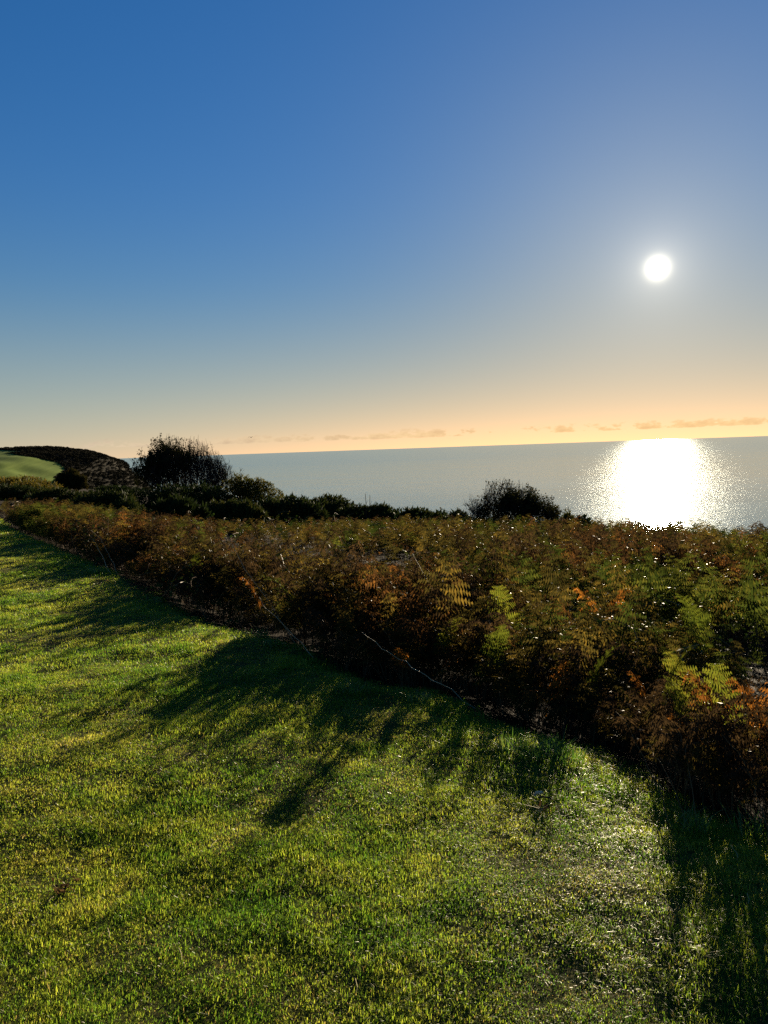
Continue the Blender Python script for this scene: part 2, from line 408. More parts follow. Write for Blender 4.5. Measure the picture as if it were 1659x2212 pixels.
mx = T.n('ShaderNodeMixShader', inp={0: T.m('MINIMUM', fr.outputs[0], 0.72), 1: df.outputs[0], 2: glm.outputs[0]})
T.n('ShaderNodeOutputMaterial', inp={0: mx.outputs[0]})
nseg = 96
rr = [0.0, 400, 1500, 5000, 15000, 60000]
V = [(0, 0, SEA_Z)]; Fc = []
for k, r in enumerate(rr[1:]):
    for i in range(nseg):
        a = 2 * math.pi * i / nseg; V.append((r * math.sin(a), r * math.cos(a), SEA_Z))
for i in range(nseg): Fc.append((0, 1 + (i + 1) % nseg, 1 + i))
for k in range(len(rr) - 2):
    for i in range(nseg):
        a = 1 + k * nseg + i; b = 1 + k * nseg + (i + 1) % nseg
        Fc.append((a, b, b + nseg, a + nseg))
tag(obj('sea', mesh_np('sea', np.array(V), Fc, [m_sea])), 'calm open sea with the sun glittering on it', kind='structure')

# ------------------------------------------------------------------ headland
RX = np.array([-1200, -600, -360, -309, -282, -262, -250, -233, -220, -214, -207, -199, -185, -165, -140])
RZ = np.array([30.0, 20.0, 12.0, 11.4, 12.0, 11.4, 9.8, 5.0, 0.0, -8.5, -13.0, -20.0, -42.0, -72.0, -100.0])
def headland(x, y):
    x = np.asarray(x, float); y = np.asarray(y, float)
    h = np.interp(x, RX, RZ)
    d = np.interp(y, [220, 300, 400, 500, 560, 600, 640, 760, 1000], [-60, -42, -22.5, -10.5, -3.5, 0, -4.0, -70, -140])
    rough = (vnoise(x, y, 45, 31) - 0.5) * 5.0 * sstep(-270, -225, x) + (vnoise(x, y, 16, 33) - 0.5) * 2.5 * sstep(-290, -240, x)
    return h + d + rough
hx_ = axis([(-1200, -480, 40), (-480, -150, 3.0), (-150, -135, 5)]); hy_ = axis([(220, 380, 10.0), (380, 660, 3.0), (660, 1000, 20)])
HX, HY = np.meshgrid(hx_, hy_, indexing='ij')
HV = np.stack([HX, HY, headland(HX, HY)], -1).reshape(-1, 3)
nhx, nhy = len(hx_), len(hy_)
ii, jj = np.meshgrid(np.arange(nhx - 1), np.arange(nhy - 1), indexing='ij')
HF = np.stack([ii * nhy + jj, (ii + 1) * nhy + jj, (ii + 1) * nhy + jj + 1, ii * nhy + jj + 1], -1).reshape(-1, 4)
FIELD_PX = np.array([(-600, 972), (0, 972), (50, 975), (16, 979), (30, 981), (87, 991), (126, 999), (142, 1013), (130, 1024), (112, 1042), (0, 1034), (-600, 1034)])
def in_poly(px, py, poly):
    c = np.zeros(np.shape(px), bool); n = len(poly)
    for i in range(n):
        x0, y0 = poly[i]; x1, y1 = poly[i - 1]
        k = ((y0 > py) != (y1 > py)) & (px < (x1 - x0) * (py - y0) / (y1 - y0 + 1e-12) + x0)
        c ^= k
    return c
def is_field(x, y, z):
    px, py, w = project(np.stack([x, y, z], -1))
    return in_poly(px, py, FIELD_PX) & (y < 596)
hc_ = HV[HF].mean(1)
fm = is_field(hc_[:, 0], hc_[:, 1], hc_[:, 2])
GV_keep = GV; GV = HV
m_head = plain('headland_heath', (0.011, 0.010, 0.007), (0.020, 0.017, 0.011), 0.12, 1.0, 0.2)
m_field = plain('pasture', (0.080, 0.120, 0.020), (0.125, 0.165, 0.032), 0.5, 0.9, 0.15, stretch=(0.9, 0.09, 0.3))
tag(obj('headland', submesh('headland', HF[~fm], m_head)), 'dark wooded headland dropping to the sea at far left', kind='structure')
tag(obj('field', submesh('field', HF[fm], m_field)), 'pale green pasture on the side of the headland', kind='structure')
GV = GV_keep

# ------------------------------------------------------------------ scattering with geometry nodes
def scatter(name, protos, P, R, S, I, label):
    """one 'stuff' object: prototypes (meshes) set on points with rotation, scale and choice"""
    coll = bpy.data.collections.new(name + '_pieces')
    for k, me in enumerate(protos):
        coll.objects.link(bpy.data.objects.new('%s_piece_%02d' % (name, k), me))
    pm = bpy.data.meshes.new(name); n = len(P)
    pm.vertices.add(n); pm.vertices.foreach_set('co', np.asarray(P, np.float32).ravel())
    a = pm.attributes.new('rot', 'FLOAT_VECTOR', 'POINT'); a.data.foreach_set('vector', np.asarray(R, np.float32).ravel())
    a = pm.attributes.new('size', 'FLOAT_VECTOR', 'POINT'); a.data.foreach_set('vector', np.asarray(S, np.float32).ravel())
    a = pm.attributes.new('pick', 'INT', 'POINT'); a.data.foreach_set('value', np.asarray(I, np.int32).ravel())
    o = obj(name, pm)
    ng = bpy.data.node_groups.new(name, 'GeometryNodeTree')
    ng.interface.new_socket('Geometry', in_out='INPUT', socket_type='NodeSocketGeometry')
    ng.interface.new_socket('Geometry', in_out='OUTPUT', socket_type='NodeSocketGeometry')
    gi, go = ng.nodes.new('NodeGroupInput'), ng.nodes.new('NodeGroupOutput')
    iop = ng.nodes.new('GeometryNodeInstanceOnPoints'); ci = ng.nodes.new('GeometryNodeCollectionInfo')
    ci.inputs['Collection'].default_value = coll; ci.inputs['Separate Children'].default_value = True; ci.inputs['Reset Children'].default_value = True
    def att(nm, tp):
        q = ng.nodes.new('GeometryNodeInputNamedAttribute'); q.data_type = tp; q.inputs['Name'].default_value = nm
        return q.outputs['Attribute']
    L = ng.links.new
    e2r = ng.nodes.new('FunctionNodeEulerToRotation')
    L(att('rot', 'FLOAT_VECTOR'), e2r.inputs[0])
    L(gi.outputs[0], iop.inputs['Points']); L(ci.outputs[0], iop.inputs['Instance'])
    iop.inputs['Pick Instance'].default_value = True
    L(att('pick', 'INT'), iop.inputs['Instance Index']); L(e2r.outputs[0], iop.inputs['Rotation']); L(att('size', 'FLOAT_VECTOR'), iop.inputs['Scale'])
    L(iop.outputs[0], go.inputs[0])
    md = o.modifiers.new('scatter', 'NODES'); md.node_group = ng
    tag(o, label, kind='stuff')
    return o

def in_view(P, mx=140, my=120):
    px, py, w = project(P)
    return (w > 0.3) & (px > -mx) & (px < PW + mx) & (py > -my) & (py < PH + my)

# ---------------------------------------------------------------- scrub over the headland
def lump(seed, n, mat, L=0.5, Wd=0.16, flat=0.8):
    r = np.random.default_rng(seed)
    d = r.normal(size=(n, 3)); d[:, 2] = np.abs(d[:, 2]); d /= np.linalg.norm(d, axis=1, keepdims=True)
    k = 0.6 + 0.4 * r.random((n, 1)) ** 0.5
    k = k * (0.8 + 0.4 * vnoise(d[:, 0] * 2 + 9, d[:, 1] * 2 + d[:, 2] * 1.7, 0.7, seed)[:, None])
    P = d * k; P[:, 2] *= flat
    D = d + r.normal(size=(n, 3)) * 0.6 + np.array([0, 0, 0.3])
    return leaf_mesh('lump', P, D, L * (0.6 + 0.8 * r.random(n)), Wd, mat, seed)
scrub_p = [lump(40 + k, 170, M_scrub, 0.34, 0.13) for k in range(4)]
n = 36000
sx = rng.uniform(-470, -160, n); sy = rng.uniform(385, 645, n); sz = headland(sx, sy)
k = in_view(np.stack([sx, sy, sz], -1), 60, 400) & ~is_field(sx, sy, sz) & (rng.random(n) < 0.75)
sx, sy, sz = sx[k], sy[k], sz[k]; n = len(sx)
ss = rng.uniform(0.7, 1.5, n) * np.where((sy > 575) & (sx < -250), 1.35, 1.0)
scatter('scrub', scrub_p, np.stack([sx, sy, sz - 0.2], -1), np.stack([rng.normal(0, .15, n), rng.normal(0, .15, n), rng.uniform(0, 6.28, n)], -1),
        np.stack([ss * 1.2, ss * 1.2, ss * rng.uniform(.5, 1.0, n)], -1), rng.integers(0, 4, n), 'low dark scrub covering the far headland')

# ------------------------------------------------------------------ grass on the lawn
def tuft(seed, nb, rad, h0, h1, wid, dry, lean=0.5):
    r = np.random.default_rng(seed); g = Geo()
    for _ in range(nb):
        a, q = r.uniform(0, 6.283), rad * math.sqrt(r.random())
        p = np.array([q * math.cos(a), q * math.sin(a), -0.004]); h = r.uniform(h0, h1)
        b = r.uniform(0, 6.283); d = np.array([math.cos(b), math.sin(b), 0]); s = np.array([-d[1], d[0], 0])
        ln = abs(r.normal(0, lean)) + 0.08; w = wid * r.uniform(.7, 1.3)
        mpt = p + d * h * ln * 0.35 + np.array([0, 0, h * 0.62]); tip = p + d * h * (ln * 1.15) + np.array([0, 0, h * max(0.2, 1 - ln * 0.35)])
        i = len(g.v); m = 1 if r.random() < dry else 0
        g.v += [tuple(p - s * w), tuple(p + s * w), tuple(mpt + s * w * .8), tuple(mpt - s * w * .8), tuple(tip)]
        g.f += [(i, i + 1, i + 2, i + 3), (i + 3, i + 2, i + 4)]; g.mi += [m, m]
    return g.mesh('tuft', [M_grass, M_grass_dry])
grass_p = [tuft(100 + k, 60, 0.062, 0.008, 0.020, 0.0010, 0.10, 0.9) for k in range(4)] + \
          [tuft(110 + k, 54, 0.060, 0.011, 0.028, 0.0010, 0.05, 0.8) for k in range(3)] + \
          [tuft(120, 60, 0.065, 0.006, 0.015, 0.0010, 0.20, 0.8)]
GP = []
for (y0, y1, dn, sc_) in [(1.2, 3.2, 1050, 1.0), (3.2, 5.5, 700, 1.15), (5.5, 9.0, 300, 1.4), (9.0, 14.0, 170, 1.8), (14.0, 26.0, 85, 2.4)]:
    x0, x1 = -0.58 * y1 - 0.8, min(0.58 * y1 + 0.8, 2.4)
    n = int((x1 - x0) * (y1 - y0) * dn)
    x = rng.uniform(x0, x1, n); y = rng.uniform(y0, y1, n)
    s, _ = edge(x, y)
    k = (s < 0.35) & in_view(np.stack([x, y, 0 * x], -1), 200, 160) & (rng.random(n) < np.where(s > 0, 1 - s * 2.5, 1.0))
    GP.append(np.stack([x[k], y[k], s[k], np.full(k.sum(), sc_)], -1))
GP = np.concatenate(GP); n = len(GP)
pt = vnoise(GP[:, 0], GP[:, 1], 0.55, 51) * 0.6 + vnoise(GP[:, 0], GP[:, 1], 0.17, 52) * 0.4
pick = np.where(pt > 0.56, rng.integers(4, 7, n), np.where(pt < 0.30, 7, rng.integers(0, 4, n)))
tall = 1 + 0.6 * sstep(-0.55, 0.1, GP[:, 2]) * (0.4 + vnoise(GP[:, 0], GP[:, 1], 0.4, 53))
sz = GP[:, 3] * rng.uniform(0.75, 1.25, n)
hz = sz ** 0.5 * (0.55 + 0.6 * pt) * tall
scatter('grass', grass_p, np.stack([GP[:, 0], GP[:, 1], terrain(GP[:, 0], GP[:, 1])], -1),
        np.stack([rng.normal(0, .10, n), rng.normal(0, .10, n), rng.uniform(0, 6.28, n)], -1), np.stack([sz, sz, hz], -1), pick,
        'short damp green grass of the mown path')

# ------------------------------------------------------------------ bracken
def frond_geo(seed, pairs=11, sub=8, arch=1.0, droop=0.25, crumple=0.15, wid=0.30, bare=0.42):
    """one bracken frond about 1 m high, arching towards +X; returns (stalk, blade)"""
    r = np.random.default_rng(seed)
    npt = 15; pts = []; p = np.zeros(3); th = r.uniform(0.0, 0.12)
    for i in range(npt):
        pts.append(p.copy())
        t = i / (npt - 1)
        th_i = th + arch * 1.55 * max(0, (t - 0.25) / 0.75) ** 1.5
        p = p + np.array([math.sin(th_i), r.normal(0, .05), math.cos(th_i)]) * (1.32 / npt)
    pts = np.array(pts); top = pts[:, 2].max(); pts /= top
    ts = np.linspace(0, 1, npt)
    def at(t): return np.array([np.interp(t, ts, pts[:, k]) for k in range(3)])
    st, bl = Geo(), Geo()
    nb_ = max(3, int(bare * npt))
    rad_ = [0.0058 * (1 - 0.8 * i / npt) for i in range(npt)]
    st.tube([pts[i] for i in range(nb_ + 1)], rad_[:nb_ + 1], 3)
    bl.tube([pts[i] for i in range(nb_, npt)], rad_[nb_:], 3)
    for i in range(pairs):
        q = i / (pairs - 0.5); t = bare + (1 - bare) * q ** 0.9
        o = at(t); tg = at(min(t + 0.03, 1)) - at(t - 0.03); tg /= np.linalg.norm(tg)
        side = np.array([0, 1.0, 0]); up = np.cross(tg, side)
        ln0 = wid * (1 - q) ** 0.75 * (0.75 + 0.25 * min(1, q * 6)) + 0.02
        for sg in (-1, 1):
            if r.random() < 0.06: continue
            ln = ln0 * r.uniform(.82, 1.12)
            ax = side * sg * 0.92 + tg * r.uniform(.15, .45) + up * r.normal(0.05, crumple)
            ax /= np.linalg.norm(ax)
            nrm = np.cross(ax, tg) * (sg); nrm /= (np.linalg.norm(nrm) + 1e-9)
            tw = r.normal(0, crumple * 1.6)
            bx = np.cross(nrm, ax); bx = bx * math.cos(tw) + nrm * math.sin(tw)
            m = max(3, int(sub * (0.45 + 0.55 * (ln / wid))))
            def pos(u): return o + ax * ln * u + np.array([0, 0, -1]) * droop * ln * u * u
            for j in range(m):
                u0, u1 = j / m, (j + 0.86) / m; um = (u0 + u1) / 2 + 0.25 / m
                pl = ln * 0.24 * (1 - (j / m)) ** 0.7 * r.uniform(.75, 1.15) + 0.006
                a, b = pos(u0), pos(u1); c = pos(um)
                for s2 in (-1, 1):
                    tip = c + bx * s2 * pl + nrm * r.normal(0, crumple) * pl + np.array([0, 0, -0.3]) * pl * droop
                    i0 = len(bl.v); bl.v += [tuple(a), tuple(b), tuple(tip)]
                    bl.f.append((i0, i0 + 1, i0 + 2)); bl.mi.append(0)
    return st, bl
KINDS = [('green', M_green, dict(arch=0.85, droop=0.2, crumple=0.20, wid=0.27)),
         ('olive', M_olive, dict(arch=1.0, droop=0.3, crumple=0.26, wid=0.26)),
         ('rust', M_rust, dict(arch=1.15, droop=0.5, crumple=0.30, wid=0.27)),
         ('brown', M_brown, dict(arch=1.3, droop=0.8, crumple=0.45, wid=0.24))]
NV = 3
stalk_me, blade_me, frond_me = [], [], []
for ki, (kn, km, kw) in enumerate(KINDS):
    for v in range(NV):
        st, bl = frond_geo(200 + ki * 10 + v, **kw)
        stalk_me.append(st.mesh('stalk', [M_stalk])); blade_me.append(bl.mesh('blade', [km]))
        g = Geo(); g.v = list(st.v); g.f = list(st.f); g.mi = [0] * len(st.f)
        b0_ = len(g.v); g.v += bl.v; g.f += [tuple(i + b0_ for i in f) for f in bl.f]; g.mi += [1] * len(bl.f)
        frond_me.append(g.mesh('frond', [M_stalk, km]))

BP = []
for (r0, r1, dn) in [(2.3, 5.0, 95), (5.0, 8.0, 68), (8.0, 13.0, 38), (13.0, 20.0, 20), (20.0, 45.0, 10)]:
    n = int((math.radians(72) / 2) * (r1 ** 2 - r0 ** 2) * dn)
    rr_ = np.sqrt(rng.uniform(r0 ** 2, r1 ** 2, n)); aa = rng.uniform(math.radians(-35), math.radians(37), n)
    x, y = rr_ * np.sin(aa), rr_ * np.cos(aa)
    s, ey = edge(x, y)
    k = (s > 0.04) & (s < CREST + 3.5) & (rng.random(n) < sstep(0.0, 0.35, s) * 0.9 + 0.1)
    # hollows where the thicket opens
    hol = vnoise(x, y, 1.6, 61)
    k &= rng.random(n) < np.where((hol < 0.34) & (s < 9), 0.12, 1.0)
    BP.append(np.stack([x[k], y[k], s[k], rr_[k]], -1))
n = 34000                                                    # thick growth all along the lawn's edge
x = rng.uniform(-12, 3.2, n); y = rng.uniform(2.0, 20.0, n); s, ey = edge(x, y)
k = (s > 0.0) & (s < 1.1) & (rng.random(n) < 0.85)
BP.append(np.stack([x[k], y[k], s[k], np.hypot(x[k], y[k])], -1))
BP = np.concatenate(BP); n = len(BP)
bz = terrain(BP[:, 0], BP[:, 1]); bt = canopy(BP[:, 0], BP[:, 1])
bh = np.clip((bt - bz) * rng.uniform(0.50, 1.10, n), 0.12, 1.15)
# the thicket thins out before the gorse and the crest
px, py, w = project(np.stack([BP[:, 0], BP[:, 1], bz + bh], -1))
lim = np.interp(px, [-200, 0, 150, 290, 430, 620, 860, 1000, 1200, 1659, 1900], [1085, 1085, 1084, 1104, 1120, 1128, 1122, 1120, 1120, 1128, 1130]) + rng.normal(0, 5, n)
over = np.maximum(lim - py, 0) / FPX * w
bh = bh - over
BP, bz, bt, bh = (q[bh > 0.28] for q in (BP, bz, bt, bh)); n = len(BP)
cn_ = vnoise(BP[:, 0], BP[:, 1], 1.4, 71) * 0.5 + vnoise(BP[:, 0], BP[:, 1], 4.0, 72) * 0.35 + rng.random(n) * 0.35
leftness = sstep(1.0, -6.0, BP[:, 0])                       # drier, redder bracken towards the left
cn_ = cn_ + 0.09 * leftness
ck = np.digitize(cn_, [0.53, 0.76, 1.0])
cb_ = vnoise(BP[:, 0], BP[:, 1], 0.8, 73)
ck = np.where((ck == 2) & (cb_ < 0.62), 3, ck)
brot = np.stack([rng.normal(0, .16, n), rng.normal(0, .16, n), rng.uniform(0, 6.28, n)], -1)
bw = np.clip(bh * rng.uniform(0.7, 1.15, n), 0.28, 0.85)
bpick = ck * NV + rng.integers(0, NV, n)
# the 300 that show largest become single things
px, py, w = project(np.stack([BP[:, 0], BP[:, 1], bz + bh], -1))
vis = (px > 10) & (px < PW - 10) & (py > 0) & (py < PH)
front = BP[:, 3] - 1.0 * (bh / 0.7)
order = np.argsort(np.where(vis & (bh > 0.25), front, 1e6))
# keep those whose crown is not buried under taller neighbours nearer the camera
cand = order[:1200]; chosen = []
grid = {}
for i in cand[np.argsort(w[cand])]:
    key = (int(px[i] // 22), int(py[i] // 22))
    if grid.get(key, 0) >= 2: continue
    grid[key] = grid.get(key, 0) + 1
    chosen.append(i)
    if len(chosen) >= 275: break
sel = np.zeros(n, bool); sel[chosen] = True
scatter('bracken', frond_me, np.stack([BP[:, 0], BP[:, 1], bz - 0.02], -1)[~sel], brot[~sel], np.stack([bw, bw, bh], -1)[~sel], bpick[~sel],
        'dense autumn bracken covering the slope above the sea')
WORD = ['fresh green', 'yellowing olive', 'rust-orange drooping', 'withered brown curled']
PLACE = ['near the left picture edge', 'below the gorse left of the hawthorn', 'below the tall hawthorn', 'behind the bright sunlit grass tuft',
         'below the two bare spikes', 'above the longest pale cane', 'below the thorn bush', 'below the sun glitter', 'near the right picture edge']
for i in chosen:
    e = empty('bracken_frond', (BP[i, 0], BP[i, 1], bz[i] - 0.02))
    e.rotation_euler = tuple(brot[i]); e.scale = (bw[i], bw[i], bh[i])
    a = obj('stalk', stalk_me[bpick[i]], e); b = obj('blade', blade_me[bpick[i]], e)
    bn = int(np.searchsorted([150, 300, 450, 620, 800, 1000, 1250, 1450], px[i]))
    row = 'at the grass edge' if BP[i, 2] < 0.8 else 'deeper in the thicket'
    tag(e, '%s bracken frond %s, %s' % (WORD[ck[i]], row, PLACE[bn]), 'bracken', 'bracken fronds at the front of the thicket')

# single fronds that stand out against the dark of the thicket: top pixel, height in pixels, depth, kind
HERO = [(1421, 1382, 66, 4.1, 'lime', 'lone upright yellow-green frond standing before the dark hollow at right'),
        (1520, 1392, 60, 4.1, 'lime', 'broad yellow-green frond at the top of the right bracken clump'),
        (1560, 1402, 60, 3.9, 'lime', 'second yellow-green frond on the right clump, beside the orange ones'),
        (1622, 1418, 70, 3.75, 'orange', 'brightest orange frond near the right picture edge'),
        (1645, 1404, 56, 3.8, 'orange', 'orange frond cut by the right picture edge'),
        (1590, 1436, 60, 3.6, 'orange', 'orange-brown frond left of the brightest orange frond'),
        (1462, 1440, 56, 3.9, 'lime', 'low yellow-green frond under the lone upright frond'),
        (1380, 1440, 54, 4.6, 'orange', 'orange frond left of the lone upright yellow-green frond'),
        (1480, 1530, 46, 3.6, 'orange', 'small orange frond low on the dark face of the right bracken'),
        (1250, 1385, 50, 4.6, 'lime', 'yellowish frond above the brightest long grass tuft'),
        (1215, 1420, 46, 4.5, 'orange', 'amber frond right above the brightest long grass tuft'),
        (1096, 1243, 46, 6.3, 'lime', 'fresh green frond pointing up below the thorn bush'),
        (1068, 1268, 40, 6.2, 'lime', 'fresh green frond left of the one pointing up below the thorn bush'),
        (1300, 1258, 36, 6.4, 'orange', 'vivid orange frond in the middle of the right bracken slope'),
        (1318, 1262, 34, 6.4, 'orange', 'vivid orange frond just right of the other on the right slope'),
        (940, 1318, 60, 5.5, 'lime', 'tall yellow-green frond in the middle of the bracken'),
        (1075, 1330, 56, 5.1, 'lime', 'yellow-green frond right of the tall one in the middle'),
        (866, 1392, 60, 5.15, 'orange', 'rusty orange frond hanging above the middle of the longest cane'),
        (704, 1236, 48, 7.4, 'orange', 'flame-orange frond in the middle of the red bracken'),
        (566, 1232, 46, 6.7, 'orange', 'orange-brown frond hanging beside the upper long cane'),
        (420, 1190, 40, 8.6, 'lime', 'yellow-green frond among the red bracken below the hawthorn'),
        (1530, 1280, 40, 5.6, 'lime', 'pale green frond on the right slope under the sun glitter')]
hero_me = {}
for kn, km in (('lime', M_lime), ('orange', M_orange)):
    for v in range(3):
        st, bl = frond_geo(280 + v + (10 if kn == 'orange' else 0), pairs=13, sub=9, arch=0.75 if kn == 'lime' else 1.0, droop=0.06 if kn == 'lime' else 0.3, crumple=0.14 if kn == 'lime' else 0.30, wid=0.34, bare=0.45)
        hero_me[kn, v] = (st.mesh('stalk', [M_stalk]), bl.mesh('blade', [km]))
for k, (a, b, hp, Y, kn, lab) in enumerate(HERO):
    top = at_depth(a, b, Y); zt = float(terrain(np.array(top[0]), np.array(Y)))
    h = max(top[2] - zt, 0.3); wd = min(max(h * 0.6, 0.32), 0.62)
    yaw = math.atan2(-Y, -top[0]) + rnd.choice((-1, 1)) * rnd.uniform(.3, 1.5)
    e = empty('bracken_frond', (top[0], Y, zt - .01), yaw); e.scale = (wd, wd, h)
    e.rotation_euler = (rnd.gauss(0, .12), rnd.gauss(0, .08), yaw)
    sm_, bm_ = hero_me[kn, k % 3]; obj('stalk', sm_, e); obj('blade', bm_, e)
    tag(e, lab, 'bracken', 'bracken fronds at the front of the thicket')

# brambles threaded through the bracken
def bramble(seed):
    r = np.random.default_rng(seed); g = Geo(); P, D = [], []
    pts = [np.array([0.5 * t * (0.6 + .4 * t), r.normal(0, .02), 0.30 * math.sin(2.4 * t)]) for t in np.linspace(0, 1, 8)]
    g.tube(pts, [0.003] * 8, 3, 0)
    for k in range(15):
        q = pts[1 + int(r.integers(0, 7))] + r.normal(0, .03, 3)
        for _ in range(3):
            d = np.array([r.normal(), r.normal(), r.normal(0, .25)]); d /= np.linalg.norm(d)
            s = np.cross(d, np.array([r.normal(0, .5), r.normal(0, .5), 1])); s /= np.linalg.norm(s)
            L = r.uniform(.022, .04)
            g.face([q, q + d * L * .5 + s * L * .36, q + d * L, q + d * L * .5 - s * L * .36], 1)
    return g.mesh('bramble', [M_stalk, M_bramble])
bram = [bramble(300 + k) for k in range(5)]
k = (rng.random(n) < np.where(BP[:, 3] < 12, 0.35, 0.2)) & (vnoise(BP[:, 0], BP[:, 1], 2.2, 81) > 0.38)
nb = int(k.sum())
zb = bz[k] + bh[k] * rng.uniform(0.2, 0.8, nb) - 0.22
sb = rng.uniform(0.8, 1.4, nb) * np.where(BP[k, 3] > 12, 1.15, 0.9)
scatter('bramble', bram, np.stack([BP[k, 0] + rng.normal(0, .1, nb), BP[k, 1] + rng.normal(0, .1, nb), zb], -1),
        np.stack([rng.normal(0, .5, nb), rng.normal(0, .5, nb), rng.uniform(0, 6.28, nb)], -1), np.stack([sb, sb, sb], -1), rng.integers(0, 5, nb),
        'glossy dark bramble leaves threaded through the bracken')

# thin dead stems standing in the shade at the foot of the thicket
def stemset(seed):
    r = np.random.default_rng(seed); g = Geo()
    for _ in range(5):
        a = r.uniform(0, 6.28); ln = r.uniform(.3, .8); b = r.uniform(.1, .6)
        p0 = np.array([r.normal(0, .05), r.normal(0, .05), 0])
        d = np.array([math.cos(a), math.sin(a), 0])
        g.tube([p0 + d * ln * b * t * t + np.array([0, 0, ln * t]) for t in (0, .35, .7, 1)], [.0022, .002, .0016, .001], 3)
    return g.mesh('stems', [M_stem if seed % 2 else M_stalk])
stm = [stemset(330 + k) for k in range(4)]
k = (rng.random(n) < 0.10) & (BP[:, 3] < 15) & (BP[:, 2] < 5)
ns_ = int(k.sum()); sb = np.maximum(bh[k], .4) * rng.uniform(0.9, 1.5, ns_)
scatter('dead_stems', stm, np.stack([BP[k, 0], BP[k, 1], bz[k]], -1), np.stack([rng.normal(0, .3, ns_), rng.normal(0, .3, ns_), rng.uniform(0, 6.28, ns_)], -1),
        np.stack([sb, sb, sb], -1), rng.integers(0, 4, ns_), 'thin dead stems tangled at the foot of the bracken')

# ------------------------------------------------------------------ shrubs and trees
def lumps_points(lumps, n, r):
    """points spread in the outer shells of overlapping ellipsoids"""
    wts = np.array([l[3] * l[4] for l in lumps]); wts = wts / wts.sum()
    P, D = [], []
    for l, wgt in zip(lumps, wts):
        m = max(8, int(n * wgt)); d = r.normal(size=(m, 3)); d[:, 2] = np.abs(d[:, 2]) * 1.0 - 0.25 * (r.random(m) < .3)
        d /= np.linalg.norm(d, axis=1, keepdims=True)
        k = 0.45 + 0.55 * r.random((m, 1)) ** 0.4
        k *= 0.82 + 0.36 * vnoise(d[:, 0] * 3 + l[0] * 3, d[:, 1] * 3 + d[:, 2] * 2.3, 0.8, 17)[:, None]
        P.append(np.array(l[:3]) + d * k * np.array([l[3], l[3] * 0.9, l[4]])); D.append(d)
    return np.concatenate(P), np.concatenate(D)

def dims(px0, px1, py_top, Y):
    a = at_depth((px0 + px1) / 2, py_top, Y); wd = (px1 - px0) / FPX * Y
    zt = float(terrain(np.array(a[0]), np.array(Y)))
    return a[0], wd, a[2] - zt, zt

def gorse(px0, px1, py_top, Y, label, seed, nl=7, count=2600, mat=None, prof=None, sprig=0.17, name='gorse_bush', cat='bush', group='gorse bushes along the crest'):
    if name == 'gorse_bush': px0, px1 = px0 - 14, px1 + 14
    r = np.random.default_rng(seed); x, wd, h, z0 = dims(px0, px1, py_top, Y); h = max(h, 0.4)
    e = empty(name, (x, Y, z0 - 0.05))
    lumps = []
    for k in range(nl):
        u = (k + 0.5) / nl * 2 - 1 + r.normal(0, .08)
        top = (prof(u) if prof else (1 - 0.35 * u * u)) * r.uniform(0.86, 1.0)
        rad = wd * 0.5 * r.uniform(0.30, 0.46) * (1 - .25 * abs(u))
        zt = h * top; rz = min(zt * 0.75, rad * 1.3)
        lumps.append((u * (wd * 0.5 - rad * .8), r.normal(0, wd * .12), zt - rz, rad, rz))
        lumps.append((u * (wd * 0.5 - rad * .8), r.normal(0, wd * .10), (zt - rz) * 0.35, rad * 1.1, max((zt - rz) * 0.9, .3)))
    P, D = lumps_points(lumps, count, r)
    rep = 4
    P4 = np.repeat(P, rep, 0) + r.normal(0, .03, (len(P) * rep, 3)); D4 = np.repeat(D, rep, 0) * 0.8 + r.normal(0, .55, (len(P) * rep, 3)) + np.array([0, 0, .45])
    me = leaf_mesh('foliage', P4, D4, sprig * r.uniform(.5, 1.3, len(P4)), sprig * 0.17, mat or M_gorse, seed)
    obj('foliage', me, e)
    g = Geo()
    for l in lumps[::2]:
        b = np.array([l[0] * .5, l[1] * .5, 0]); t = np.array([l[0], l[1], l[2] + l[4] * .5]); m = (b + t) / 2 + r.normal(0, .06, 3)
        g.tube([b, m, t], [.03, .022, .01], 4)
    obj('stem', g.mesh('stem', [M_bark]), e)
    tag(e, label, cat, group)
    return e

